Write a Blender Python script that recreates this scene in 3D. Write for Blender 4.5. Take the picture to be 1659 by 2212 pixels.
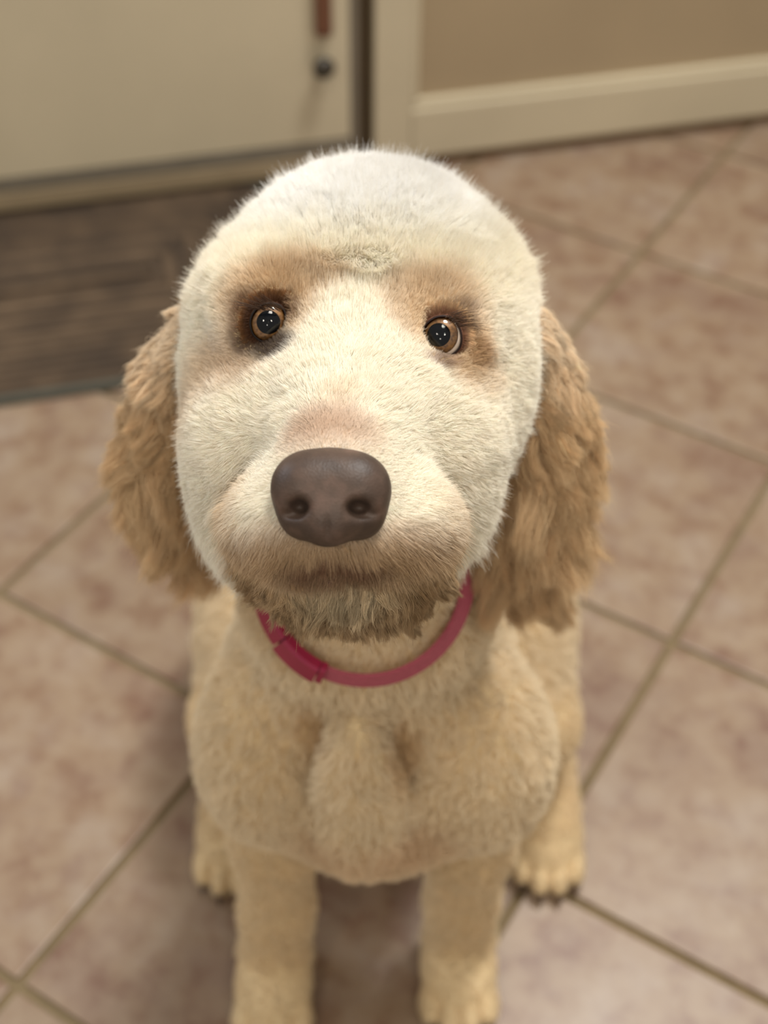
import bpy, math, random, time
import numpy as np
from mathutils import Matrix, Vector, kdtree
random.seed(7); rng = np.random.default_rng(7)
scene = bpy.context.scene
for o in list(bpy.data.objects): bpy.data.objects.remove(o)
C = scene.collection
T0 = time.time()

# ------------------------------------------------------------------ camera
TILE = 0.32
FPX = 2933.0
PITCH, ROLL, YAW = 0.788135688, 0.0126056, 0.54343796
H = 3.40740835 * TILE
def rx(a): c, s = math.cos(a), math.sin(a); return np.array([[1,0,0],[0,c,-s],[0,s,c]])
def rz(a): c, s = math.cos(a), math.sin(a); return np.array([[c,-s,0],[s,c,0],[0,0,1]])
M = rx(PITCH) @ rz(ROLL)
CAM = np.array([0, 0, H])
cd = bpy.data.cameras.new('camera'); cam = bpy.data.objects.new('camera', cd); C.objects.link(cam)
cam.matrix_world = Matrix.Translation(CAM) @ Matrix(M.tolist()).to_4x4()
cd.sensor_fit = 'HORIZONTAL'; cd.sensor_width = 36; cd.lens = FPX / 1659 * 36
cd.clip_start = 0.05; cd.clip_end = 50
cd.dof.use_dof = True; cd.dof.focus_distance = 0.565; cd.dof.aperture_fstop = 7.6
scene.camera = cam

# ------------------------------------------------------------------ world, lights, exposure
scene.view_settings.view_transform = 'Standard'; scene.view_settings.look = 'None'
scene.view_settings.gamma = 1; scene.view_settings.exposure = 0.08
try: scene.view_settings.use_curve_mapping = False
except Exception: pass
w = bpy.data.worlds.new('room_light'); scene.world = w; w.use_nodes = True
w.node_tree.nodes['Background'].inputs[0].default_value = (1.0, 0.94, 0.86, 1)
w.node_tree.nodes['Background'].inputs[1].default_value = 0.40
def area(name, loc, target, size, power, col, shape='DISK', size_y=None):
    l = bpy.data.lights.new(name, 'AREA'); l.shape = shape; l.size = size
    if size_y: l.shape = 'RECTANGLE'; l.size_y = size_y
    l.energy = power; l.color = col
    o = bpy.data.objects.new(name, l); C.objects.link(o); o.location = loc
    o.rotation_euler = (Vector(target) - Vector(loc)).to_track_quat('-Z', 'Y').to_euler()
    return o
area('ceiling_lamp', (0.60, 1.35, 2.5), (.1, .8, .3), 0.5, 46, (1, .98, .95))
area('ceiling_lamp', (0.32, 0.42, 2.5), (.1, .6, .3), 0.5, 14, (1, .93, .84))
area('window_light', (-1.9, 1.5, 1.7), (0, .6, .6), 0.9, 18, (.80, .88, 1))
area('ceiling_spot', (-.85, -1.0, 2.35), (0, .5, .6), 0.24, 9, (1, .90, .76))
area('ceiling_spot', (.80, -1.1, 2.35), (0, .5, .6), 0.24, 9, (1, .90, .76))
area('ceiling_spot', (-.1, -1.6, 1.65), (0, .5, .6), 0.20, 4.5, (1, .90, .76))
for c_ in ('max_bounces', 'diffuse_bounces', 'transmission_bounces'): setattr(scene.cycles, c_, 8)
scene.cycles.use_denoising = True

# ------------------------------------------------------------------ helpers
def S(r, g, b):  # sRGB 0-255 -> linear
    f = lambda c: (c/255/12.92) if c/255 <= .04045 else ((c/255+.055)/1.055)**2.4
    return np.array([f(r), f(g), f(b)])
def ray(px, py): return M @ np.array([(px-829.5)/FPX, -(py-1106)/FPX, -1.0])
def cp(px, py, d): return CAM + ray(px, py)*d      # a point on the animal, worked out from where it stands in front of the lens
RIGHT, UP, TOCAM = M @ [1,0,0], M @ [0,1,0], M @ [0,0,1]
GRAV = np.array([0, 0, -1.0])
def unit(v): v = np.asarray(v, float); return v/np.maximum(np.linalg.norm(v, axis=-1, keepdims=True), 1e-9)
def smooth(a, b, x): t = np.clip((x-a)/(b-a), 0, 1); return t*t*(3-2*t)

class NT:
    def __init__(s, name):
        s.m = bpy.data.materials.new(name); s.m.use_nodes = True; s.t = s.m.node_tree; s.b = s.t.nodes['Principled BSDF']
    def n(s, k, **kw):
        nd = s.t.nodes.new(k)
        for a, v in kw.items(): setattr(nd, a, v)
        return nd
    def l(s, a, b): s.t.links.new(a, b)
    def ramp(s, fac, stops):
        r = s.n('ShaderNodeValToRGB'); e = r.color_ramp.elements
        while len(e) < len(stops): e.new(.5)
        for q, (p, c) in zip(e, stops): q.position = p; q.color = (*c, 1)
        s.l(fac, r.inputs[0]); return r.outputs[0]
    def noise(s, scale, detail=4, co='Object', rough=.5, loc=None, sc=(1,1,1)):
        tc = s.n('ShaderNodeTexCoord'); mp = s.n('ShaderNodeMapping'); s.l(tc.outputs[co], mp.inputs[0]); mp.inputs[3].default_value = sc
        nz = s.n('ShaderNodeTexNoise'); nz.inputs['Scale'].default_value = scale; nz.inputs['Detail'].default_value = detail
        nz.inputs['Roughness'].default_value = rough; s.l(mp.outputs[0], nz.inputs['Vector']); return nz
    def bump(s, fac, strength=.3, dist=.001):
        b = s.n('ShaderNodeBump'); b.inputs['Strength'].default_value = strength; b.inputs['Distance'].default_value = dist
        s.l(fac, b.inputs['Height']); s.l(b.outputs[0], s.b.inputs['Normal'])
def plain(name, col, rough=.5, var=.08, scale=30, metal=0, bump=.1, bdist=.0005, spec=.5):
    m = NT(name); nz = m.noise(scale)
    m.l(m.ramp(nz.outputs[0], [(.3, tuple(np.array(col)*(1-var))), (.7, tuple(np.array(col)*(1+var)))]), m.b.inputs['Base Color'])
    m.b.inputs['Roughness'].default_value = rough; m.b.inputs['Metallic'].default_value = metal
    m.b.inputs['Specular IOR Level'].default_value = spec
    if bump: m.bump(nz.outputs[0], bump, bdist)
    return m.m
def link(name, me, mat, parent=None, smooth_=True):
    if mat: me.materials.append(mat)
    if smooth_: me.polygons.foreach_set('use_smooth', [True]*len(me.polygons))
    o = bpy.data.objects.new(name, me); C.objects.link(o)
    if parent: o.parent = parent; o.matrix_parent_inverse = parent.matrix_world.inverted()
    return o
def mesh(name, v, f, mat, parent=None, smooth_=True):
    me = bpy.data.meshes.new(name)
    me.from_pydata([tuple(map(float, p)) for p in v], [], [tuple(map(int, q)) for q in f]); me.update()
    return link(name, me, mat, parent, smooth_)
def empty(name, loc, rot=0):
    o = bpy.data.objects.new(name, None); C.objects.link(o); o.location = loc; o.rotation_euler = (0, 0, rot)
    o.empty_display_size = .05; bpy.context.view_layer.update(); return o
def tag(o, label=None, cat=None, kind=None, group=None):
    if label: o['label'] = label
    if cat: o['category'] = cat
    if kind: o['kind'] = kind
    if group: o['group'] = group
    return o
def bevel_box(x0, x1, y0, y1, z0, z1, b):
    """box with chamfered edges: 24 vertices"""
    import bmesh
    bm = bmesh.new(); bmesh.ops.create_cube(bm, size=1)
    for v in bm.verts: v.co = Vector(((x0+x1)/2+v.co.x*(x1-x0), (y0+y1)/2+v.co.y*(y1-y0), (z0+z1)/2+v.co.z*(z1-z0)))
    if b: bmesh.ops.bevel(bm, geom=bm.edges[:], offset=b, segments=2, affect='EDGES', profile=.6)
    me = bpy.data.meshes.new('part'); bm.to_mesh(me); bm.free(); return me
def box(name, x0, x1, y0, y1, z0, z1, mat, parent=None, b=.002):
    me = bevel_box(x0, x1, y0, y1, z0, z1, b); me.name = name
    me.materials.append(mat); o = bpy.data.objects.new(name, me); C.objects.link(o)
    if parent: o.parent = parent          # coordinates are the parent's own
    return o

# lattice noise, vectorised
_tab = rng.uniform(-1, 1, (32, 32, 32, 3))
def vnoise(p, scale, off=0.0):
    q = p*scale + 100.0 + off; i = np.floor(q).astype(int); f = q-i; f = f*f*(3-2*f)
    out = np.zeros_like(p)
    for a in (0, 1):
        for b in (0, 1):
            for c in (0, 1):
                wgt = (f[:,0] if a else 1-f[:,0])*(f[:,1] if b else 1-f[:,1])*(f[:,2] if c else 1-f[:,2])
                out += _tab[(i[:,0]+a) % 32, (i[:,1]+b) % 32, (i[:,2]+c) % 32]*wgt[:,None]
    return out

# ------------------------------------------------------------------ implicit surfaces -> one continuous mesh
class Ell:
    def __init__(s, c, r, R=None, tag=0):
        s.c = np.array(c, float); s.r = np.array(r if np.ndim(r) else [r]*3, float); s.R = np.eye(3) if R is None else R; s.tag = tag
    def box(s): m = s.r.max(); return s.c-m, s.c+m
    def d(s, p):
        q = (p-s.c) @ s.R; k0 = np.linalg.norm(q/s.r, axis=-1); k1 = np.linalg.norm(q/s.r**2, axis=-1)
        return np.where(k1 > 1e-9, k0*(k0-1)/np.maximum(k1, 1e-9), -s.r.min())
class Cone:
    def __init__(s, a, b, ra, rb, tag=0):
        s.a = np.array(a, float); s.b = np.array(b, float); s.ra = ra; s.rb = rb; s.tag = tag
    def box(s): m = max(s.ra, s.rb); return np.minimum(s.a, s.b)-m, np.maximum(s.a, s.b)+m
    def d(s, p):
        ab = s.b-s.a; t = np.clip(((p-s.a) @ ab)/(ab @ ab), 0, 1)
        return np.linalg.norm(p-s.a-t[..., None]*ab, axis=-1)-(s.ra+(s.rb-s.ra)*t)
def smin(a, b, k): h = np.maximum(k-np.abs(a-b), 0)/k; return np.minimum(a, b)-h*h*k*.25
def smax(a, b, k): return -smin(-a, -b, k)
def build_field(prims, lo, hi, h):
    n = np.ceil((hi-lo)/h).astype(int)+1
    F = np.full(n, .03, np.float32)
    for P, k, op in prims:
        a, b = P.box(); m = k+.012
        i0 = np.maximum(np.floor((a-m-lo)/h).astype(int), 0); i1 = np.minimum(np.ceil((b+m-lo)/h).astype(int)+1, n)
        if (i1 <= i0).any(): continue
        g = np.stack(np.meshgrid(*[lo[j]+h*np.arange(i0[j], i1[j]) for j in range(3)], indexing='ij'), -1)
        d = P.d(g); sl = tuple(slice(i0[j], i1[j]) for j in range(3))
        F[sl] = smin(F[sl], d, k) if op == '+' else smax(F[sl], -d, k)
    return F
def surface_nets(F, lo, h):
    s = F < 0; n = F.shape
    c = np.stack([s[i:n[0]-1+i, j:n[1]-1+j, k:n[2]-1+k] for i in (0,1) for j in (0,1) for k in (0,1)], 0).sum(0)
    act = (c > 0) & (c < 8); idx = -np.ones(act.shape, int); cells = np.argwhere(act); idx[act] = np.arange(len(cells))
    acc = np.zeros((len(cells), 3)); cnt = np.zeros(len(cells))
    corners = [(i,j,k) for i in (0,1) for j in (0,1) for k in (0,1)]
    V = {cr: F[cells[:,0]+cr[0], cells[:,1]+cr[1], cells[:,2]+cr[2]] for cr in corners}
    for a in corners:
        for ax in range(3):
            if a[ax] == 0:
                b = tuple(1 if q == ax else a[q] for q in range(3)); va, vb = V[a], V[b]; cr = (va < 0) != (vb < 0)
                t = np.where(cr, va/np.where(va-vb == 0, 1, va-vb), 0); p = np.tile(np.array(a, float), (len(cells), 1)); p[:, ax] += t
                acc[cr] += p[cr]; cnt[cr] += 1
    v = lo+h*(cells+acc/cnt[:, None]); faces = []
    for ax in range(3):
        o1, o2 = [q for q in range(3) if q != ax]
        sa = [slice(None)]*3; sb = [slice(None)]*3; sa[ax] = slice(0, n[ax]-1); sb[ax] = slice(1, n[ax])
        A = s[tuple(sa)]; B = s[tuple(sb)]; e = np.argwhere(A != B)
        e = e[(e[:, o1] > 0) & (e[:, o2] > 0) & (e[:, o1] < n[o1]-1) & (e[:, o2] < n[o2]-1)]
        fl = A[e[:,0], e[:,1], e[:,2]]
        q = []
        for d1, d2 in ((-1,-1), (0,-1), (0,0), (-1,0)):
            c_ = e.copy(); c_[:, o1] += d1; c_[:, o2] += d2; q.append(idx[c_[:,0], c_[:,1], c_[:,2]])
        q = np.stack(q, 1)
        if ax == 1: fl = ~fl
        q[~fl] = q[~fl][:, ::-1]; faces.append(q)
    return v, np.concatenate(faces)
def np_mesh(name, v, f, mat, parent=None):
    me = bpy.data.meshes.new(name); me.vertices.add(len(v)); me.vertices.foreach_set('co', v.astype(np.float32).ravel())
    me.loops.add(f.size); me.loops.foreach_set('vertex_index', f.astype(np.int32).ravel())
    me.polygons.add(len(f)); me.polygons.foreach_set('loop_start', np.arange(len(f), dtype=np.int32)*4)
    me.update(calc_edges=True); me.validate()
    return link(name, me, mat, parent)

# ------------------------------------------------------------------ the room
F2W = rz(-YAW)
TX, TY = 2.66256224, -0.91868313
def floor_pt(i, j, z=0): q = F2W @ np.array([(i-TX)*TILE, (j-TY)*TILE, 0]); q[2] = z; return q

m = NT('tile_glaze')
oi = m.n('ShaderNodeObjectInfo')
tc = m.n('ShaderNodeTexCoord'); va = m.n('ShaderNodeVectorMath', operation='ADD'); cx = m.n('ShaderNodeCombineXYZ')
mu = m.n('ShaderNodeMath', operation='MULTIPLY'); mu.inputs[1].default_value = 40; m.l(oi.outputs['Random'], mu.inputs[0]); m.l(mu.outputs[0], cx.inputs[2]); m.l(mu.outputs[0], cx.inputs[0])
m.l(tc.outputs['Object'], va.inputs[0]); m.l(cx.outputs[0], va.inputs[1])
def tn(scale, det, ro=.55):
    nz = m.n('ShaderNodeTexNoise'); nz.inputs['Scale'].default_value = scale; nz.inputs['Detail'].default_value = det; nz.inputs['Roughness'].default_value = ro
    m.l(va.outputs[0], nz.inputs['Vector']); return nz.outputs[0]
n1, n2 = tn(11, 6, .6), tn(30, 6, .6)
c1 = m.ramp(n1, [(.36, tuple(S(130,98,76))), (.5, tuple(S(158,132,102))), (.68, tuple(S(172,154,136)))])
c2 = m.ramp(n2, [(.36, tuple(S(126,94,78))), (.5, tuple(S(156,134,114))), (.72, tuple(S(174,156,136)))])
mx = m.n('ShaderNodeMix', data_type='RGBA'); mx.inputs[0].default_value = .5; m.l(c1, mx.inputs[6]); m.l(c2, mx.inputs[7])
hs = m.n('ShaderNodeHueSaturation'); m.l(mx.outputs[2], hs.inputs['Color'])
mr = m.n('ShaderNodeMapRange'); mr.inputs[3].default_value = .68; mr.inputs[4].default_value = .80; m.l(oi.outputs['Random'], mr.inputs[0]); m.l(mr.outputs[0], hs.inputs['Value'])
m.l(hs.outputs[0], m.b.inputs['Base Color']); m.b.inputs['Roughness'].default_value = .42; m.bump(n2, .15, .001)
MAT_TILE = m.m
MAT_GROUT = plain('grout', S(116,100,72), .9, .12, 60, bump=.4, bdist=.001)

fl = empty('floor', (0, 0, 0)); tag(fl, 'pinkish tan ceramic tile floor laid on the diagonal with grey brown grout', kind='structure')
gv = [floor_pt(-8, -4, -.004), floor_pt(14, -4, -.004), floor_pt(14, 12, -.004), floor_pt(-8, 12, -.004)]
gv += [g-np.array([0, 0, .02]) for g in gv]
mesh('grout', gv, [(0,1,2,3), (7,6,5,4), (0,4,5,1), (1,5,6,2), (2,6,7,3), (3,7,4,0)], MAT_GROUT, fl, False)
gw = .0042
TW = math.radians(14.6); WN = np.array([math.sin(TW), -math.cos(TW), 0]); WT = np.array([math.cos(TW), math.sin(TW), 0]); W0 = np.array([.029, 1.836, 0])
tile_me = bevel_box(-TILE/2+gw, TILE/2-gw, -TILE/2+gw, TILE/2-gw, -.012, 0, .0018); tile_me.name = 'tile'; tile_me.materials.append(MAT_TILE)
nt = 0
for i in range(-5, 10):
    for j in range(-6, 12):
        c_ = floor_pt(i+.5, j+.5)
        if c_[1] < .1 or (c_-W0) @ WN < -.25 or abs(c_[0]) > 1.6: continue
        o = bpy.data.objects.new('tile', tile_me); C.objects.link(o); o.parent = fl; o.location = c_
        o.rotation_euler = (0, 0, -YAW); nt += 1

# cabinets along the back: local frame x = along the front, y = depth (away), z = up
MAT_CREAM = plain('cream_paint', S(186,174,148), .45, .05, 5, bump=.05)
MAT_PANEL = plain('tan_panel_paint', S(156,138,110), .5, .05, 5, bump=.05)
MAT_STRIP = plain('grey_brown_strip', S(140,124,98), .5, .08, 12)
MAT_EDGE = plain('grey_metal_edge', S(120,112,98), .4, .06, 20, metal=.3)
MAT_DARK = plain('gap_shade_brown', S(84,66,42), .8, .1, 20)
MAT_BLACK = plain('dark_bronze', S(52,46,36), .4, .08, 60)
MAT_RED = plain('red_brown_leather', S(98,62,42), .5, .1, 60)
MAT_WOOD = plain('brown_wood', S(112,80,46), .5, .15, 14)
MAT_SHADE = plain('toe_gap_shade_brown', S(110,84,54), .8, .1, 20)
def wall_frame(name, along, out): 
    p = W0+WT*along+WN*out
    return empty(name, p, TW)
# the vertical gap sits at local x = -.062 .. -.03 of W0
lc = wall_frame('cabinet', 0, 0)
tag(lc, 'flat cream cabinet with dark round knob standing behind the brown rug', 'cabinet')
box('carcass', -1.05, -.088, .022, .55, .02, .86, MAT_CREAM, lc, .002)
box('door', -1.05, -.088, 0, .02, .066, .84, MAT_CREAM, lc, .003)
box('bottom_rail', -1.05, -.088, -.006, .02, .018, .046, MAT_STRIP, lc, .002)
box('bottom_trim', -1.05, -.088, -.004, .02, .046, .064, MAT_EDGE, lc, .002)
box('side_edge', -.087, -.074, .002, .5, .02, .84, MAT_EDGE, lc, .001)
rc = wall_frame('cabinet', 0, 0)
tag(rc, 'cream framed cabinet with recessed tan panel standing flush on the tile floor', 'cabinet')
box('carcass', -.052, .98, .03, .55, .012, .86, MAT_PANEL, rc, .002)
box('stile', -.052, .005, 0, .03, .018, .84, MAT_CREAM, rc, .003)
box('stile', .92, .98, 0, .03, .018, .84, MAT_CREAM, rc, .003)
box('rail', .005, .92, 0, .03, .018, .098, MAT_CREAM, rc, .004)
box('rail', .005, .92, 0, .03, .76, .84, MAT_CREAM, rc, .004)
box('panel', .005, .92, .017, .03, .098, .76, MAT_PANEL, rc, .001)
box('panel_moulding', .005, .92, .006, .028, .098, .110, MAT_CREAM, rc, .004)
box('panel_moulding', .005, .017, .006, .028, .110, .76, MAT_CREAM, rc, .004)
box('toe_gap_shade', -.05, .98, .012, .03, 0, .018, MAT_SHADE, rc, .001)  # shadow line of the toe gap, coloured in as a brown strip
fs = wall_frame('gap_shade_strip', 0, 0)
tag(fs, 'dark brown strip standing in for the shade in the gap between the two cream cabinets', 'shade strip')
box('strip', -.073, -.053, .03, .05, 0, .84, MAT_DARK, fs, .001)  # shadow of the open gap, given as a dark brown strip
wf = wall_frame('worktop', 0, 0); tag(wf, 'brown worktop lying over the cream cabinets', 'worktop')
box('slab', -1.05, .98, -.02, .56, .861, .9, MAT_WOOD, wf, .004)
wb = wall_frame('wall_back', 0, 0); tag(wb, 'tan painted wall behind the cabinets', kind='structure')
box('plaster', -2.6, 2.0, .565, .66, -.02, 2.4, MAT_PANEL, wb, 0)
def lathe(prof, n=24):
    v, f = [], []
    for (r, z) in prof:
        for k in range(n): a = 2*math.pi*k/n; v.append((r*math.cos(a), r*math.sin(a), z))
    for i in range(len(prof)-1):
        for k in range(n): f.append((i*n+k, i*n+(k+1) % n, (i+1)*n+(k+1) % n, (i+1)*n+k))
    f.append(tuple(range(n))[::-1]); f.append(tuple((len(prof)-1)*n+k for k in range(n)))
    return np.array(v), f
def wall_local(px, py, out=0.0):
    r = ray(px, py); base = W0+WN*out; t = ((base-CAM) @ WN)/(r @ WN); p = CAM+r*t-W0; return p @ WT, p[2]
kx, kz = wall_local(693, 133)
v, f = lathe([(.006, 0), (.006, .010), (.012, .013), (.0155, .018), (.0155, .023), (.011, .028), (.004, .0295)])
v = np.stack([v[:,0]+kx, -v[:,2], v[:,1]+kz], 1)
k_ = mesh('knob', v, f, MAT_BLACK, None); k_.parent = lc; k_.matrix_parent_inverse = Matrix()
hx, hz = wall_local(697, 66)
box('handle', hx-.012, hx+.012, -.014, .001, hz-.004, hz+.16, MAT_RED, lc, .005)

# braided rug
m = NT('braided_wool'); nz = m.noise(14, 3); n2_ = m.noise(180, 2)
oi = m.n('ShaderNodeObjectInfo')
ad = m.n('ShaderNodeMath', operation='ADD'); m.l(nz.outputs[0], ad.inputs[0]); 
sb = m.n('ShaderNodeMath', operation='MULTIPLY_ADD'); sb.inputs[1].default_value = .22; sb.inputs[2].default_value = -.11; m.l(oi.outputs['Random'], sb.inputs[0]); m.l(sb.outputs[0], ad.inputs[1])
m.l(m.ramp(ad.outputs[0], [(.25, tuple(S(58,46,34))), (.5, tuple(S(74,59,43))), (.8, tuple(S(98,80,60)))]), m.b.inputs['Base Color'])
m.b.inputs['Roughness'].default_value = .95; m.bump(n2_.outputs[0], .6, .002); MAT_RUG = m.m
MAT_RUGEDGE = plain('rug_binding', S(70,68,58), .95, .1, 60, bump=.5, bdist=.002)
rug = empty('rug', (-.70, 1.458, 0), TW); tag(rug, 'brown braided rug with rounded corners lying before the flat cream cabinet', 'rug')
def rug_ring(hx, hy, r, wd, z0, z1, mat, name, e0=.0025):
    n = 12; pts = []
    for (sx, sy, a0) in ((1,1,0), (-1,1,90), (-1,-1,180), (1,-1,270)):
        for k in range(n+1):
            a = math.radians(a0+90*k/n); pts.append((sx*(hx-r)+r*math.cos(a), sy*(hy-r)+r*math.sin(a), math.cos(a), math.sin(a)))
    v, f = [], []; N = len(pts)
    prof = [(0, z0), (0, z1-e0), (-wd*.25, z1), (-wd*.75, z1), (-wd, z1-e0), (-wd, z0)]
    for (x, y, nx, ny) in pts:
        for (o_, z) in prof: v.append((x+nx*o_, y+ny*o_, z))
    P = len(prof)
    for i in range(N):
        for k in range(P-1):
            a, b = i*P+k, ((i+1) % N)*P+k; f.append((a, b, b+1, a+1))
    o = mesh(name, v, f, mat, None); o.parent = rug; return o
HX, HY = .61, .238
w_ = .0165; nrings = 12
rug_ring(HX, HY, .15, .014, 0, .010, MAT_RUGEDGE, 'edge_binding')
for i in range(nrings):
    s_ = .0142+i*(w_+.0008)
    rug_ring(HX-s_, HY-s_, max(.15-s_, .012) if HY-s_ > .012 else .004, w_, 0, .0095, MAT_RUG, 'braid', .004)
box('rug_centre', -HX+.0142+nrings*(w_+.0008), HX-.0142-nrings*(w_+.0008), -.010, .010, 0, .008, MAT_RUG, rug, .002)

# ------------------------------------------------------------------ the dog
HEAD, MUZ, EARL, EARR, NECK, BODY, LEG, CHIN, PAW = range(9)
ER, EL = cp(953, 727, .6065), cp(580, 697, .6065)        # eyeball centres
P = []
def ell(px, py, d, r, k=.02, tg=HEAD, R=None): P.append((Ell(cp(px, py, d), r, M if R is None else R, tg), k, '+'))
def cone(a, b, ra, rb, k=.02, tg=HEAD): P.append((Cone(a, b, ra, rb, tg), k, '+'))
# skull and face, radii along image x, y and towards the lens
ell(800, 572, .690, (.0600, .0440, .064), .02)
ell(786, 725, .685, (.0765, .0570, .068), .02)
ell(765, 745, .648, (.060, .044, .043), .025)
ell(560, 850, .668, (.032, .058, .040), .03)
ell(1005, 830, .668, (.028, .050, .040), .03)
ell(590, 628, .628, (.020, .011, .016), .02)
ell(950, 650, .628, (.020, .011, .016), .02)
ell(745, 990, .640, (.0600, .050, .052), .03)
ell(560, 1100, .640, (.022, .030, .030), .02)
ell(920, 1080, .640, (.022, .028, .030), .02)
ell(1015, 625, .692, (.019, .024, .03), .02)
ell(590, 640, .692, (.018, .022, .03), .02)
ell(570, 960, .622, (.026, .026, .030), .03)
ell(910, 950, .622, (.026, .026, .030), .03)
# muzzle
cone(cp(768, 830, .612), cp(722, 1030, .540), .031, .021, .03, MUZ)
ell(620, 1120, .560, (.0215, .0185, .028), .02, MUZ)
ell(850, 1125, .562, (.0240, .0190, .028), .02, MUZ)
ell(715, 1150, .545, (.024, .0145, .022), .015, MUZ)
ell(740, 1250, .572, (.0290, .0095, .024), .012, CHIN)
ell(750, 1175, .612, (.044, .030, .034), .02, CHIN)
for e in (EL, ER):
    P.append((Ell(e-TOCAM*.010, (.021, .019, .0185), M, HEAD), .012, '+'))
for e in (EL, ER): P.append((Ell(e+TOCAM*.001, .0117), .003, '-'))
# ears: flaps hanging under gravity, beside and behind the cheeks
for pts, tg in (((( 440, 745, .675, .011), (395, 800, .690, .012), (372, 890, .706, .012), (368, 990, .724, .0125), (388, 1065, .738, .011), (410, 1120, .750, .009)), EARL),
                (((1135, 745, .680, .011), (1160, 815, .692, .012), (1170, 900, .706, .014), (1160, 990, .722, .0145), (1135, 1090, .740, .014), (1110, 1180, .755, .011)), EARR)):
    for a, b in zip(pts, pts[1:]): cone(cp(*a[:3]), cp(*b[:3]), a[3], b[3], .012, tg)
# neck and trunk
cone(cp(780, 1020, .715), cp(795, 1250, .80), .050, .060, .03, NECK)
cone(cp(795, 1250, .80), (-.007, .58, .40), .060, .068, .04, NECK)
P.append((Ell((-.010, .555, .350), (.090, .080, .090), None, BODY), .05, '+'))
P.append((Ell((-.074, .524, .350), (.041, .048, .072), None, BODY), .018, '+'))
P.append((Ell((.064, .520, .352), (.044, .050, .074), None, BODY), .018, '+'))
P.append((Ell((-.012, .470, .375), (.024, .018, .080), None, BODY), .016, '+'))
P.append((Cone(cp(690, 1540, .775), cp(655, 1680, .84), .010, .006), .012, '-'))
P.append((Cone(cp(840, 1540, .775), cp(880, 1680, .84), .012, .006), .012, '-'))
P.append((Ell((-.004, .525, .293), (.060, .045, .050), None, BODY), .03, '+'))
cone((-.004, .62, .33), (0, .84, .17), .078, .105, .05, BODY)
# front legs
for s, x0, x1, xf, oy in ((-1, -.078, -.079, -.086, .014), (1, .066, .068, .067, .030)):
    cone((x0, .545, .32), (x1, .548, .20), .036, .0265, .03, LEG)
    cone((x1, .548, .20), ((x1+xf)/2, .545+oy*.6, .09), .0265, .0235, .02, LEG)
    cone(((x1+xf)/2, .545+oy*.6, .09), (xf, .530+oy, .035), .0235, .026, .02, LEG)
    P.append((Ell((xf, .505+oy, .024), (.031, .036, .022), None, PAW), .015, '+'))
    for q, dx in enumerate((-.0235, -.008, .008, .0235)):
        yy = .470+oy+(.010 if q in (0, 3) else 0)
        P.append((Ell((xf+dx, yy, .0145), (.0088, .019, .0135), None, PAW), .004, '+'))
# hind legs
for s, xt, xf, yf in ((-1, -.105, -.132, .660), (1, .110, .150, .665)):
    P.append((Ell((xt, .80, .150), (.058, .125, .105), None, BODY), .03, '+'))
    cone((xt+s*.018, .70, .14), (xf, .80, .05), .040, .028, .02, LEG)
    cone((xf, .80, .04), (xf, yf, .028), .028, .027, .02, LEG)
    P.append((Ell((xf, yf, .026), (.031, .040, .024), None, PAW), .01, '+'))
    for q, dx in enumerate((-.0235, -.008, .008, .0235)):
        yy = yf-.036+(.010 if q in (0, 3) else 0)
        P.append((Ell((xf+dx, yy, .0155), (.0088, .020, .0145), None, PAW), .004, '+'))
lo, hi, hh = np.array([-.25, .28, -.02]), np.array([.25, 1.0, .87]), .0033
Fd = build_field(P, lo, hi, hh)
bv, bf = surface_nets(Fd, lo, hh)
print('body verts', len(bv), time.time()-T0)

MAT_SKIN = plain('dog_skin', S(214,192,152), .9, .06, 40, bump=0, spec=.1)
dog = empty('dog', (0, .62, 0))
tag(dog, 'cream curly-coated dog with tan ears and brown nose sitting on the tiles', 'dog')
body = np_mesh('body', bv, bf, MAT_SKIN, dog)

# --- surface sampling
tri = np.concatenate([bf[:, [0,1,2]], bf[:, [0,2,3]]])
a_, b_, c__ = bv[tri[:,0]], bv[tri[:,1]], bv[tri[:,2]]
tn_ = np.cross(b_-a_, c__-a_); ar = np.linalg.norm(tn_, axis=1)*.5; tc_ = (a_+b_+c__)/3
grad = np.stack(np.gradient(Fd, hh), -1)
def normal_at(p):
    q = (p-lo)/hh; i = np.clip(np.floor(q).astype(int), 0, np.array(Fd.shape)-2); f = q-i; out = np.zeros_like(p)
    for a in (0,1):
        for b in (0,1):
            for c in (0,1):
                wg = (f[:,0] if a else 1-f[:,0])*(f[:,1] if b else 1-f[:,1])*(f[:,2] if c else 1-f[:,2])
                out += grad[i[:,0]+a, i[:,1]+b, i[:,2]+c]*wg[:,None]
    return unit(out)
def labels(p):
    best = np.full(len(p), 9.); lab = np.zeros(len(p), int)
    for Q, k, op in P:
        if op != '+': continue
        d = Q.d(p); mm = d < best; best[mm] = d[mm]; lab[mm] = Q.tag
    return lab
tl = labels(tc_)
tnn = unit(tn_); vis = (tnn @ TOCAM)
sign = np.sign((tnn*normal_at(tc_)).sum(1).mean()); print('orientation', sign)
vis = (normal_at(tc_)*unit(CAM-tc_)).sum(1)

COL = dict(cream=S(248,241,226), white=S(252,250,246), tan=S(216,190,152), eartan=S(216,188,148), brown=S(120,80,46), dark=S(62,40,26), beard=S(200,174,138), beardtip=S(110,82,50), body=S(232,217,188), leg=S(228,210,176), paw=S(224,206,172))
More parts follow.
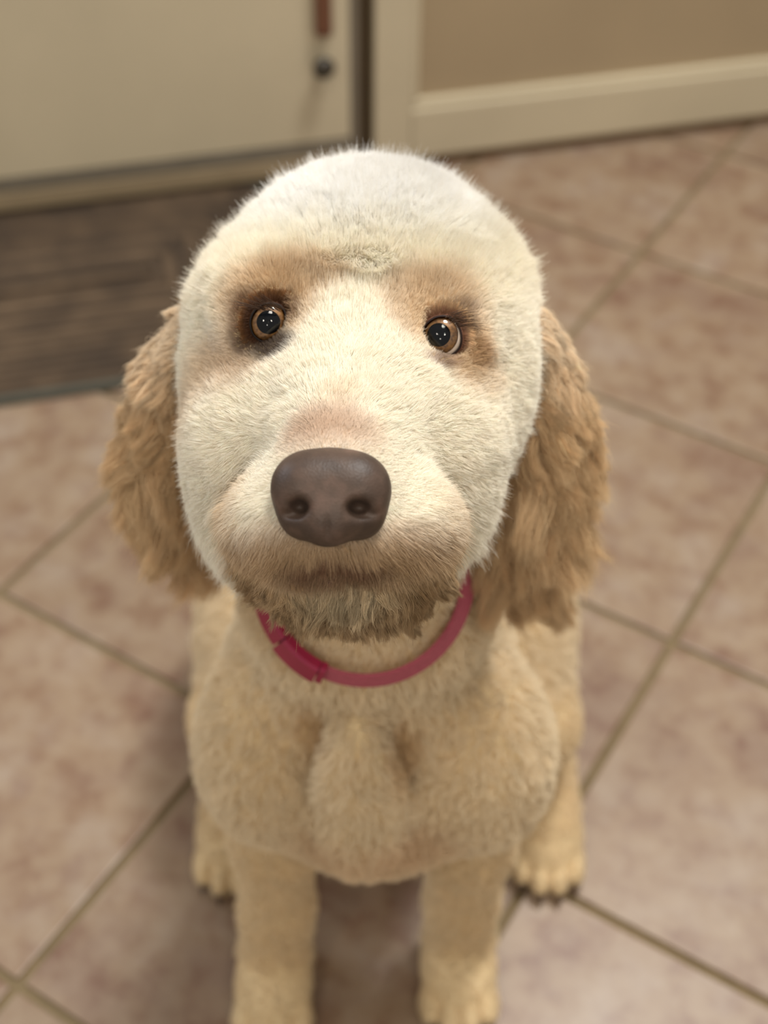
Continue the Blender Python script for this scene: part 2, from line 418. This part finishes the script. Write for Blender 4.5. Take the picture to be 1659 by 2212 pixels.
# colour patches of the coat as soft balls in space: (centre, radius xyz in head frame, colour, strength)
PATCH = []
def patch(px, py, d, r, col, s=1.0): PATCH.append((cp(px, py, d), np.array(r if np.ndim(r) else (r, r, r)), COL[col] if isinstance(col, str) else col, s))
patch(790, 420, .66, (.075, .05, .06), 'white', .9)
patch(575, 655, .60, (.024, .020, .03), 'tan', .8); patch(650, 612, .61, (.024, .013, .03), 'tan', .6)
patch(950, 660, .60, (.022, .020, .03), 'tan', .65); patch(1015, 750, .60, (.014, .016, .02), 'tan', .8); patch(885, 670, .6, (.016, .018, .03), 'tan', .5)
patch(560, 800, .62, (.028, .022, .03), S(200,166,122), .6); patch(480, 890, .64, (.020, .034, .03), S(206,176,132), .6); patch(1000, 820, .62, (.018, .014, .03), 'tan', .4)
patch(565, 663, .60, (.015, .009, .02), 'brown', .8); patch(533, 705, .60, (.008, .014, .02), 'brown', .8); patch(598, 752, .60, (.012, .0085, .02), 'dark', .9); patch(545, 735, .60, (.009, .007, .02), 'dark', .6)
patch(628, 668, .60, (.006, .009, .02), 'brown', .6)
patch(985, 668, .60, (.010, .005, .02), 'brown', .6); patch(1014, 722, .60, (.005, .009, .02), 'brown', .45); patch(950, 782, .60, (.010, .004, .02), S(150,112,92), .6)
patch(1032, 762, .605, (.006, .0075, .02), S(176,134,86), .6)
patch(715, 955, .54, (.019, .016, .02), S(192,156,124), .75); patch(735, 890, .56, (.009, .012, .02), 'tan', .5)
patch(540, 1120, .58, (.018, .020, .04), 'tan', .8); patch(905, 1140, .57, (.020, .020, .03), 'tan', .7)
patch(680, 1570, .81, (.012, .024, .05), S(196,158,104), .6); patch(860, 1610, .83, (.014, .030, .05), S(196,158,104), .6); patch(820, 1800, .90, (.06, .03, .06), S(214,180,142), .5)  # darker tan in the carved chest grooves, pinkish on the belly
patch(550, 1225, .58, (.026, .020, .04), 'beard', 1); patch(905, 1225, .58, (.030, .021, .04), 'beard', 1); patch(720, 1200, .55, (.050, .012, .04), 'beard', .7)
patch(730, 1180, .54, (.050, .013, .04), S(188,156,116), .75); patch(722, 1224, .535, (.021, .0068, .03), S(120,84,66), .9)
patch(740, 1290, .565, (.045, .018, .05), 'beard', .8); patch(735, 1275, .55, (.022, .008, .03), S(214,200,170), .7); patch(560, 1240, .58, (.012, .012, .04), S(140,108,68), .6); patch(900, 1240, .58, (.014, .012, .04), S(140,108,68), .6)
def coat_colour(p, lab):
    n = len(p); c = np.tile(COL['cream'], (n, 1))
    for L_, k_ in ((BODY, 'body'), (NECK, 'body'), (LEG, 'leg'), (PAW, 'paw'), (EARL, 'eartan'), (EARR, 'eartan'), (CHIN, 'beard')): c[lab == L_] = COL[k_]
    for q, r, col, s in PATCH:
        d = np.linalg.norm(((p-q) @ M)/r, axis=1); wg = (s*(1-smooth(.45, 1.25, d)))[:, None]; c = c*(1-wg)+col*wg
    return c

def make_hair(name, root, nrm, length, direc, lay, colour, parent, mat, npts=6, radius=.00011, wave=0., wfreq=1.5, clump=.5, clump_n=40, clump2=None, guard=0, noise=.25, droop=0., tipcol=None, curl=0., lvar=.25, kinky=.0, cvar=.03):
    N = len(root)
    L = length*(1-lvar*rng.random(N))
    if guard: L = L*np.where(rng.random(N) < guard, 1.7, 1)
    d0 = unit(nrm+noise*.7*vnoise(root, 160)+noise*.8*rng.normal(size=(N, 3))*.5)
    d1 = unit(direc+noise*vnoise(root, 90, 7)+noise*.35*rng.normal(size=(N, 3)))
    pts = np.zeros((N, npts, 3)); pts[:, 0] = root
    ng = max(N//clump_n, 4); gi = rng.permutation(N)[:ng]
    kd = kdtree.KDTree(ng)
    for k, g in enumerate(gi): kd.insert(root[g], k)
    kd.balance(); near = np.fromiter((kd.find(r)[1] for r in root), int, N); g = gi[near]
    ph = rng.random(ng)[near]*6.28; fr = (wfreq*(.7+.6*rng.random(ng)))[near]; side = unit(np.cross(d1[g], nrm[g])+1e-6)
    step = (L/(npts-1))[:, None]
    cur = root.copy()
    for i in range(1, npts):
        t = i/(npts-1); wl = np.minimum(lay*(t**.8)*1.6, 1)[:, None] if np.ndim(lay) else min(lay*(t**.8)*1.6, 1)
        dd = unit(d0*(1-wl)+d1*wl+GRAV*droop*t)
        if kinky: dd = unit(dd+kinky*vnoise(cur, 220, i*.0)+0*dd)
        cur = cur+dd*step; pts[:, i] = cur
    tt = np.linspace(0, 1, npts)[None, :, None]
    if wave is not None and np.any(wave):
        wv = np.asarray(wave)*np.ones(N)
        a = (wv*L)[:, None, None]*tt**.8
        sn = np.sin(ph[:, None, None]+6.28*fr[:, None, None]*tt)-np.sin(ph)[:, None, None]*(1-tt)
        cs = np.cos(ph[:, None, None]+6.28*fr[:, None, None]*tt)-np.cos(ph)[:, None, None]*(1-tt)
        pts = pts+a*(sn*side[:, None, :]+curl*cs*nrm[:, None, :])
    if clump2:
        n2 = max(N//clump2[0], 3); g2 = rng.permutation(N)[:n2]; k2 = kdtree.KDTree(n2)
        for k, q in enumerate(g2): k2.insert(root[q], k)
        k2.balance(); g2 = g2[np.array([k2.find(root[q])[1] for q in gi])][near]
        pts = pts+(pts[g2]+(root-root[g2])[:, None, :]*(1-.5*tt)-pts)*(clump2[1]*np.minimum(tt*1.2, 1)**1.4)
    if clump:
        gp = pts[g]; off = (root-root[g])[:, None, :]
        pts = pts+(gp+off*(1-.75*tt)-pts)*(clump*np.minimum(tt*1.3, 1)**1.2)
    hc = bpy.data.hair_curves.new(name); hc.add_curves([npts]*N)
    hc.points.foreach_set('position', pts.astype(np.float32).ravel())
    rr = (radius*(1-.75*np.linspace(0, 1, npts)**1.5))[None, :]*(.8+.4*rng.random((N, 1)))
    ra = hc.attributes.get('radius') or hc.attributes.new('radius', 'FLOAT', 'POINT'); ra.data.foreach_set('value', rr.astype(np.float32).ravel())
    cv = colour*(1+.06*rng.normal(size=(N, 1)))*(1+cvar*rng.normal(size=(ng, 1)))[near]
    col = np.concatenate([np.clip(cv, 0, .95), np.ones((N, 1))], 1)
    ca = hc.attributes.new('coat_colour', 'FLOAT_COLOR', 'CURVE'); ca.data.foreach_set('color', col.astype(np.float32).ravel())
    if tipcol is not None:
        tw = hc.attributes.new('tip_mix', 'FLOAT', 'CURVE'); tw.data.foreach_set('value', tipcol.astype(np.float32))
    hc.materials.append(mat)
    o = bpy.data.objects.new(name, hc); C.objects.link(o); o.parent = parent; o.matrix_parent_inverse = parent.matrix_world.inverted()
    return o

def hair_mat(name, tip=None, transl=.3):
    m = NT(name); at = m.n('ShaderNodeAttribute'); at.attribute_name = 'coat_colour'; col = at.outputs['Color']
    if tip is not None:
        hi_ = m.n('ShaderNodeHairInfo'); tm = m.n('ShaderNodeAttribute'); tm.attribute_name = 'tip_mix'
        mp = m.n('ShaderNodeMapRange'); mp.inputs[1].default_value = .45; m.l(hi_.outputs['Intercept'], mp.inputs[0])
        mu = m.n('ShaderNodeMath', operation='MULTIPLY'); m.l(mp.outputs[0], mu.inputs[0]); m.l(tm.outputs['Fac'], mu.inputs[1])
        mx = m.n('ShaderNodeMix', data_type='RGBA'); m.l(mu.outputs[0], mx.inputs[0]); m.l(col, mx.inputs[6]); mx.inputs[7].default_value = (*tip, 1); col = mx.outputs[2]
    m.l(col, m.b.inputs['Base Color']); m.b.inputs['Roughness'].default_value = .55; m.b.inputs['Specular IOR Level'].default_value = .25
    tr = m.n('ShaderNodeBsdfTranslucent'); m.l(col, tr.inputs[0]); ms = m.n('ShaderNodeMixShader'); ms.inputs[0].default_value = transl
    m.l(m.b.outputs[0], ms.inputs[1]); m.l(tr.outputs[0], ms.inputs[2]); m.l(ms.outputs[0], m.t.nodes['Material Output'].inputs['Surface'])
    return m.m
MAT_FUR = hair_mat('coat_hair'); MAT_BEARD = hair_mat('beard_hair', COL['beardtip'])

eyes = [(EL, 45.), (ER, 45.)]
MOUTH = cp(712, 1222, .525); NOSE = cp(714, 1065, .520)
COLLAR_C = cp(790, 1240, .742); CR = .0560
def sample(mask, n, wgt=None):
    wg = ar*mask*(1 if wgt is None else wgt); pr = wg/wg.sum(); k = rng.choice(len(tri), n, p=pr)
    u, v_ = rng.random(n), rng.random(n); fl_ = u+v_ > 1; u[fl_] = 1-u[fl_]; v_[fl_] = 1-v_[fl_]
    p = a_[k]+(b_-a_)[k]*u[:, None]+(c__-a_)[k]*v_[:, None]
    return p, k
def keep(p):
    ok = np.ones(len(p), bool)
    for e, _ in eyes: ok &= np.linalg.norm((p-(e+TOCAM*.0075)) @ M/np.array([.0094, .0092, .02]), axis=1) > 1
    q = (p-NOSE) @ M; ok &= ((q[:,0]/.0200)**2+(q[:,1]/.0165)**2 > 1) | (q[:,2] < -.02)
    q = (p-MOUTH) @ M; ok &= ((q[:,0]/.0090)**2+(q[:,1]/.0016)**2 > 1) | (q[:,2] < -.02)
    ok &= p[:,2] > .001
    return ok
DENS = 1.0
facing = .25+.75*smooth(-.35, 0., vis)
# 1. short coat of the head
msk = ((tl == HEAD) | (tl == MUZ))
hp, k = sample(msk, int(600000*DENS), facing*np.where(tl == MUZ, 1.8, 1.)); ok = keep(hp); hp, k = hp[ok], k[ok]; hn = normal_at(hp); hl = labels(hp)
hc_ = (hp-cp(770, 760, .62)) @ M            # head frame, metres
HC = hp @ M
pix = None
e_d = np.minimum(*[np.linalg.norm(hp-e-TOCAM*.006, axis=1) for e, _ in eyes])
nd = np.linalg.norm(hp-NOSE, axis=1)
ln = .0074*np.ones(len(hp))
ln = ln*(.42+.58*smooth(.010, .034, e_d))
ln = ln*(.42+.58*smooth(.024, .060, nd))
ln = ln*(1+.65*smooth(.0, .05, hc_[:,1]))
low = smooth(-.055, -.085, hc_[:,1]); ln = ln+.006*low
out = unit((hp-cp(740, 930, .60))*1.0)      # hair sweeps away from the middle of the muzzle
away = unit(hp-cp(714, 1040, .50))
flow = unit(away+.5*hn+GRAV*(.25+.9*low)[:, None])
top = smooth(.01, .05, hc_[:,1])[:, None]
flow = unit(flow*(1-top)+unit(hn*1.2+np.array([0, 0, .2]))*top)
tf = 1-smooth(.3, 1.1, np.linalg.norm(((hp-cp(775, 590, .62)) @ M)/np.array([.030, .013, .03]), axis=1))
ln = ln+.004*tf; flow = unit(flow*(1-tf[:, None])+unit(hn*.5-UP*1.0)*tf[:, None])
lay = .2*tf+.55*(1-top[:,0])+.15*top[:,0]+.25*(1-smooth(.02, .06, nd))
make_hair('coat', hp, hn, ln, flow, lay, coat_colour(hp, hl), dog, MAT_FUR, 6, .000072, clump=.30, clump_n=12, noise=.46, kinky=.12, lvar=.5, clump2=(260, .22), guard=.05)
# 2. trunk, neck, legs
msk = np.isin(tl, [NECK, BODY, LEG, PAW]) & (tc_[:,2] > .002)
bp, k = sample(msk, int(260000*DENS), facing); bn = normal_at(bp); bl = labels(bp)
q = (bp-COLLAR_C); rad = np.linalg.norm(q-(q @ TOCAM)[:, None]*TOCAM, axis=1); cz = q @ TOCAM
near_c = (1-smooth(.006, .022, np.abs(cz+.004)))*np.where(cz > .004, .85, 1)
bln = np.select([bl == LEG, bl == PAW, bl == NECK], [.0085, .0035, .014], .012)
bln = bln*(1-.55*near_c*(bl == NECK))
bflow = unit(bn*.6+GRAV*.8)
bp_, = (bp,)
make_hair('coat', bp, bn, bln, bflow, .5, coat_colour(bp, bl), dog, MAT_FUR, 5, .00016, clump=.5, clump_n=26, noise=.5, kinky=.5)
# 3. ears
for tg, nm, sgn in ((EARL, 'ear', -1), (EARR, 'ear', 1)):
    msk = (tl == tg); ep, k = sample(msk, int(90000*DENS)); en = normal_at(ep)
    ty = (ep-cp(1 and 790, 740, .68)) @ M; t = smooth(.0, -.10, ty[:,1])
    outw = RIGHT*sgn
    fl2 = unit(GRAV*1.0+outw*(.30-.26*t)[:, None]+en*.40+TOCAM*.12)
    le = .019+.030*t
    cc = coat_colour(ep, np.full(len(ep), tg)); tp = (1-smooth(.004, -.035, ty[:,1]))[:, None]; cc = cc*(1-tp*.4)+COL['cream']*tp*.4
    make_hair('ear_fur', ep, en, le, fl2, .75, cc, dog, MAT_FUR, 14, .00009, wave=.075, wfreq=1.15, clump=.48, clump_n=30, clump2=(600, .5), noise=.55, curl=.8, cvar=.10, guard=.02, lvar=.55, kinky=.12)
# 4. beard, lips and chin
tq = (tc_-cp(725, 1165, .56)) @ M
msk = (((tl == CHIN) & (tq[:,1] < .004)) | (((tl == MUZ) | (tl == HEAD)) & (tq[:,1] < 0))) & (tq[:,2] > -.055)
gp_, k = sample(msk, int(95000*DENS), facing); ok = keep(gp_); gp_ = gp_[ok]; gn = normal_at(gp_)
q = (gp_-cp(714, 1200, .54)) @ M
dn = smooth(.0, -.02, q[:,1]); sd = np.abs(q[:,0])/.04
gl = .005+.013*dn+.003*np.clip(sd, 0, 1)
gf = unit(GRAV*.9-UP*.2+RIGHT*(np.sign(q[:,0])*np.clip(sd, 0, 1)*.35)[:, None]+gn*.35+TOCAM*.15)
make_hair('beard', gp_, gn, gl, gf, .85, coat_colour(gp_, np.full(len(gp_), CHIN)), dog, MAT_BEARD, 8, .00009, wave=.08, wfreq=.7, clump=.55, clump_n=34, noise=.5, tipcol=(.15+.6*dn)*rng.random(len(gp_)), curl=.5, cvar=.16, lvar=.75, clump2=(420, .5), guard=.03)
print('fur', time.time()-T0)

# --- nose
a = lambda px, py, d=.505: cp(px, py, d)
NP = []
def ne(px, py, d, r, k=.004, op='+', R=M): NP.append((Ell(cp(px, py, d), r, R), k, op))
ne(714, 1048, .522, (.0205, .0145, .0170), .004)
ne(652, 1060, .518, (.0115, .0135, .0125), .006)
ne(778, 1063, .518, (.0117, .0135, .0125), .006)
ne(709, 1118, .515, (.0125, .0112, .0112), .006)
ne(650, 1115, .520, (.0080, .0085, .0090), .005)
ne(780, 1117, .520, (.0085, .0085, .0090), .005)
ne(643, 1096, .5035, (.0040, .0034, .0110), .003, '-')
ne(622, 1112, .5075, (.0050, .0014, .0050), .002, '-')
ne(776, 1098, .5035, (.0048, .0034, .0110), .003, '-')
ne(806, 1112, .5065, (.0055, .0015, .0050), .002, '-')
NP.append((Cone(cp(706, 1118, .5030), cp(707, 1200, .5085), .0009, .0015), .0012, '-'))
nlo, nhi = cp(714, 1070, .515)-.034, cp(714, 1070, .515)+.034
NF = build_field(NP, nlo, nhi, .00085); nv, nf = surface_nets(NF, nlo, .00085)
m = NT('nose_leather'); vo = m.n('ShaderNodeTexVoronoi'); vo.inputs['Scale'].default_value = 1100; tc = m.n('ShaderNodeTexCoord'); m.l(tc.outputs['Object'], vo.inputs['Vector'])
nz = m.noise(90, 4)
m.l(m.ramp(nz.outputs[0], [(.35, tuple(S(62,50,43))), (.55, tuple(S(76,61,52))), (.75, tuple(S(98,77,67)))]), m.b.inputs['Base Color'])
m.b.inputs['Roughness'].default_value = .48; m.b.inputs['Specular IOR Level'].default_value = .3; m.bump(vo.outputs['Distance'], .18, .0005)
nose = np_mesh('nose', nv, nf, m.m, dog); nose['label'] = 'dark brown leathery nose'
MAT_LIP = plain('lip_skin', S(112,80,68), .45, .15, 200, bump=.3)
def tube(name, pts, rad, mat, parent, n=10, flat=1.0, up=None):
    pts = np.array(pts); N = len(pts); rad = np.array(rad)*np.ones(N); v, f = [], []
    tg = unit(np.gradient(pts, axis=0)); U = np.array(UP if up is None else up)
    for i in range(N):
        s = unit(np.cross(tg[i], U)); u = np.cross(s, tg[i])
        for k in range(n):
            an = 2*math.pi*k/n; v.append(pts[i]+rad[i]*(math.cos(an)*s+math.sin(an)*flat*u))
    for i in range(N-1):
        for k in range(n): f.append((i*n+k, i*n+(k+1) % n, (i+1)*n+(k+1) % n, (i+1)*n+k))
    f.append(tuple(range(n))[::-1]); f.append(tuple((N-1)*n+k for k in range(n)))
    return mesh(name, v, f, mat, parent)
MAT_MOUTH = plain('lip_skin', S(104,74,62), .5, .2, 260, bump=.3)
tube('upper_lip', [cp(x, y, d) for x, y, d in ((615,1234,.548), (650,1224,.538), (685,1214,.531), (712,1206,.530), (745,1214,.531), (785,1222,.538), (832,1238,.549))], [.0015, .0036, .0048, .0052, .0048, .0036, .0015], MAT_MOUTH, dog, 12, .8)
tube('lower_lip', [cp(x, y, d) for x, y, d in ((625,1246,.552), (665,1249,.545), (715,1250,.541), (770,1249,.546), (822,1247,.553))], [.0015, .0036, .0045, .0036, .0015], plain('lip_dark', S(92,62,52), .5, .15, 200), dog, 12, .8)

# --- eyes
RE = .0116
def eye(name_c, Cc, look, openpts, lidcol, rimcol, iris_px, furcol):
    g = unit(CAM-Cc); r_ = unit(RIGHT-(RIGHT @ g)*g); u_ = np.cross(g, r_)*1.0
    if u_ @ UP < 0: u_ = -u_
    B = np.stack([r_, u_, g], 1)
    lk = unit(B @ np.array([look[0], look[1], 1.0])); lr = unit(r_-(r_ @ lk)*lk); lu = np.cross(lk, lr); 
    if lu @ UP < 0: lu = -lu
    LB = np.stack([lr, lu, lk], 1)
    def cap(rad_fn, a0, a1, na, n=40):
        v, f = [], []
        for i in range(na+1):
            th = a0+(a1-a0)*i/na; rr = rad_fn(th)
            for k in range(n): an = 2*math.pi*k/n; v.append(Cc+LB @ np.array([rr*math.sin(th)*math.cos(an), rr*math.sin(th)*math.sin(an), rr*math.cos(th)]))
        for i in range(na):
            for k in range(n): f.append((i*n+k, (i+1)*n+k, (i+1)*n+(k+1) % n, i*n+(k+1) % n))
        return v, f
    ia = math.asin(iris_px/RE)                      # iris half-angle
    v, f = cap(lambda t: RE, ia*.98, math.pi*.96, 20)
    ball = mesh('eye', v, f, plain('sclera', S(214,196,180), .25, .05, 90), dog)
    v, f = cap(lambda t: RE-.0004-.0016*(1-t/ia), ia*.62, ia*1.02, 10)
    ir = mesh('iris', v, f, MAT_IRIS, dog); ir.parent = ball; ir.matrix_parent_inverse = ball.matrix_world.inverted()
    ir.location = (0, 0, 0)
    v, f = cap(lambda t: RE-.0019, .01, ia*.70, 4)
    pu = mesh('pupil', v, f, MAT_PUPIL, None); pu.parent = ball; pu.matrix_parent_inverse = Matrix()
    ir.matrix_parent_inverse = Matrix()
    v, f = cap(lambda t: RE+.0006*math.cos(min(t/ia, 1)*math.pi/2)+.00008, .005, ia*.99, 14)
    co = mesh('cornea', v, f, MAT_CORNEA, None); co.parent = ball; co.matrix_parent_inverse = Matrix()
    # lids: rings from the opening outwards
    op = np.array(openpts, float); n = len(op)*4
    tt = np.arange(n)/4; i0 = tt.astype(int); fr = (tt-i0)[:, None]
    def cr(P_, i, t):
        p0, p1, p2, p3 = (P_[(i-1) % len(P_)], P_[i % len(P_)], P_[(i+1) % len(P_)], P_[(i+2) % len(P_)])
        return .5*((2*p1)+(-p0+p2)*t+(2*p0-5*p1+4*p2-p3)*t**2+(-p0+3*p1-3*p2+p3)*t**3)
    oc = cr(op, i0, fr)*(.600/FPX)
    v, f = [], []
    rings = [(1.0, 1.03), (.985, 1.065), (1.03, 1.095), (1.09, 1.09), (1.17, 1.06), (1.30, 1.0), (1.42, .90)]
    for (sc, rr) in rings:
        for (x, y) in oc:
            x2, y2 = x*sc, y*sc; R_ = RE*rr; z = math.sqrt(max(R_*R_-x2*x2-y2*y2, (R_*.25)**2))
            if sc > 1.25: z = min(z, RE*(.66 if sc < 1.35 else .45))
            v.append(Cc+B @ np.array([x2, y2, z]))
    for i in range(len(rings)-1):
        for k in range(n): f.append((i*n+k, i*n+(k+1) % n, (i+1)*n+(k+1) % n, (i+1)*n+k))
    lid = mesh('eyelid', v, f, None, dog)
    lid.data.materials.append(plain('lid_rim', rimcol, .6, .1, 300, spec=.2)); lid.data.materials.append(plain('lid_skin', lidcol, .8, .2, 200, spec=.1))
    mi = np.array([0 if k//n < 3 else 1 for k in range(len(f))]); lid.data.polygons.foreach_set('material_index', mi.astype(np.int32))
    NL = 5200; q = rng.random(NL)*n; qi = q.astype(int) % n; qf = (q-np.floor(q))[:, None]
    oo = oc[qi]*(1-qf)+oc[(qi+1) % n]*qf; sc = 1.10+.36*rng.random(NL)**.8; xy = oo*sc[:, None]
    Rr = RE*np.interp(sc, [1.09, 1.17, 1.30, 1.42], [1.08, 1.05, 1.0, .95]); zz = np.sqrt(np.maximum(Rr**2-(xy**2).sum(1), (RE*.45)**2)); zz = np.where(sc > 1.25, np.minimum(zz, RE*np.interp(sc, [1.25, 1.5], [.70, .45])), zz)
    loc = np.concatenate([xy, zz[:, None]], 1); rt = Cc+loc @ B.T; nr = unit(loc) @ B.T; outd = unit(np.concatenate([xy, 0*zz[:, None]], 1)) @ B.T
    ang = np.arctan2(xy[:,1], xy[:,0]); up_ = smooth(.1, .9, np.sin(ang))
    t_ = smooth(1.08, 1.42, sc)[:, None]; hcol = np.array(furcol[0])*(1-t_)+np.array(furcol[1])*t_
    make_hair('eyelid_fur', rt, nr, .0026+.0016*up_+.0012*t_[:, 0], unit(outd+.35*nr+GRAV*.15), .8, hcol, dog, MAT_FUR, 5, .00007, clump=.35, clump_n=14, noise=.35, lvar=.6, cvar=.15)
    return ball
m = NT('iris_amber'); nz = m.noise(700, 3)
m.l(m.ramp(nz.outputs[0], [(.3, tuple(S(104,68,32))), (.55, tuple(S(156,110,56))), (.8, tuple(S(182,136,78)))]), m.b.inputs['Base Color']); m.b.inputs['Roughness'].default_value = .4; MAT_IRIS = m.m
MAT_PUPIL = plain('pupil_black', (.003, .004, .006), .9, .05, 50, bump=0, spec=0)
m = NT('cornea_clear'); m.b.inputs['Base Color'].default_value = (1, 1, 1, 1); m.b.inputs['Roughness'].default_value = .01
gl_ = m.n('ShaderNodeBsdfGlossy'); gl_.inputs['Roughness'].default_value = .02; trn = m.n('ShaderNodeBsdfTransparent'); fre = m.n('ShaderNodeFresnel'); fre.inputs[0].default_value = 1.5
ms = m.n('ShaderNodeMixShader'); m.l(fre.outputs[0], ms.inputs[0]); m.l(trn.outputs[0], ms.inputs[1]); m.l(gl_.outputs[0], ms.inputs[2]); m.l(ms.outputs[0], m.t.nodes['Material Output'].inputs['Surface']); MAT_CORNEA = m.m
eye('l', EL, (.00, .02), [(-38,-4), (-33,18), (-15,36), (10,40), (30,30), (37,4), (30,-24), (10,-40), (-12,-40), (-31,-26)], S(64,42,28), S(22,15,12), .0086, (S(74,46,28), S(132,92,56)))
eye('r', ER, (-.12, .08), [(-41,-4), (-36,20), (-16,38), (8,42), (30,32), (42,4), (38,-24), (14,-42), (-12,-41), (-34,-28)], S(112,78,62), S(36,22,18), .0086, (S(126,88,66), S(206,174,136)))

# --- lashes and brow hairs
def strands(name, curves, rad, col, parent):
    npts = 6; pos = []
    for (p0, p1, p2) in curves:
        for i in range(npts):
            t = i/(npts-1); pos.append((1-t)**2*p0+2*t*(1-t)*p1+t*t*p2)
    hc = bpy.data.hair_curves.new(name); hc.add_curves([npts]*len(curves)); hc.points.foreach_set('position', np.array(pos, np.float32).ravel())
    ra = hc.attributes.get('radius') or hc.attributes.new('radius', 'FLOAT', 'POINT'); ra.data.foreach_set('value', np.tile(rad*(1-.8*np.linspace(0, 1, npts)), len(curves)).astype(np.float32))
    hc.materials.append(plain(name+'_hair', col, .5, .05, 10, bump=0)); o = bpy.data.objects.new(name, hc); C.objects.link(o); o.parent = parent; o.matrix_parent_inverse = parent.matrix_world.inverted(); return o
def lash_set(spec, n, jx=4):
    out = []
    for _ in range(n):
        s = rng.random(); (ax, ay), (bx, by), (ux, uy), (vx, vy) = spec
        x0, y0 = ax+(bx-ax)*s, ay+(by-ay)*s; L_ = .5+.6*rng.random(); dx, dy = (ux+(vx-ux)*s)*L_, (uy+(vy-uy)*s)*L_
        x0 += rng.normal()*jx; y0 += rng.normal()*jx*.6; dx += rng.normal()*6; dy += rng.normal()*5
        out.append((cp(x0, y0, .5925), cp(x0+dx*.55, y0+dy*.35-6, .5850), cp(x0+dx, y0+dy, .5835)))
    return out
strands('eyelash', lash_set(((612, 668), (548, 668), (-50, -34), (-62, -6)), 60), .00011, S(58,38,24), dog)
strands('eyelash', lash_set(((962, 682), (998, 712), (62, -18), (56, 6)), 60), .00011, S(66,44,28), dog)

# --- claws
MAT_CLAW = plain('claw_horn', S(70,52,40), .4, .1, 80)
for xf, y0, front in ((-.086, .484, 1), (.067, .500, 1), (-.132, .624, 0), (.150, .629, 0)):
    for q, dx in enumerate((-.0235, -.008, .008, .0235)):
        yy = y0+(.010 if q in (0, 3) else 0)-.015
        tube('claw', [(xf+dx, yy, .012), (xf+dx, yy-.006, .0125), (xf+dx, yy-.009, .009), (xf+dx, yy-.0105, .005)], [.0022, .0020, .0014, .0005], MAT_CLAW, dog, 8, 1.0, (1, 0, 0))

# ------------------------------------------------------------------ collar
MAT_COL = plain('pink_webbing', S(164,78,94), .7, .12, 500, bump=.5, bdist=.0006)
MAT_CLIP = plain('magenta_plastic', S(142,26,62), .35, .06, 60, bump=.05)
coll = empty('dog_collar', COLLAR_C.tolist()); tag(coll, 'pink webbing collar with magenta side clip worn around the dog neck', 'collar')
e1, e2, ax_ = RIGHT, unit(UP+.02*TOCAM), TOCAM
def ring_pt(a, r): return COLLAR_C+e1*r*math.cos(a)+e2*r*math.sin(a)*1.03+TOCAM*(-.006*math.sin(a))
def band(name, a0, a1, n, wd, th, rr, mat, closed=False, tilt=.62, rnd=False):
    v, f = [], []; prof = [(-1,-1), (1,-1), (1,1), (-1,1)] if not rnd else [(-1,-.6), (-.8,-1), (.8,-1), (1,-.6), (1,.6), (.8,1), (-.8,1), (-1,.6)]
    Pn = len(prof); cnt = n if closed else n+1
    for i in range(cnt):
        a = a0+(a1-a0)*i/n; o_ = unit(math.cos(a)*e1+math.sin(a)*e2); wd_dir = unit(-TOCAM*math.cos(tilt)+o_*math.sin(tilt)); th_dir = unit(TOCAM*math.sin(tilt)+o_*math.cos(tilt))
        c_ = ring_pt(a, rr)
        for (s, t) in prof: v.append(c_+wd_dir*s*wd/2+th_dir*t*th/2)
    for i in range(n):
        for k in range(Pn):
            p_, q_ = i*Pn+k, ((i+1) % cnt)*Pn+k; f.append((p_, q_, ((i+1) % cnt)*Pn+(k+1) % Pn, i*Pn+(k+1) % Pn))
    if not closed: f.append(tuple(range(Pn))[::-1]); f.append(tuple(n*Pn+k for k in range(Pn)))
    return mesh(name, v, f, mat, coll, False)
band('band', 0, 2*math.pi, 96, .0115, .0024, CR, MAT_COL, True)
A = math.radians
band('buckle', A(197), A(217), 10, .0155, .0062, CR+.0012, MAT_CLIP, rnd=True)
band('buckle', A(218), A(243), 10, .0175, .0075, CR+.0018, MAT_CLIP, rnd=True)
band('loop', A(243.5), A(247), 3, .017, .0065, CR+.0010, MAT_CLIP, rnd=True)
print('script', time.time()-T0, 'tiles', nt)
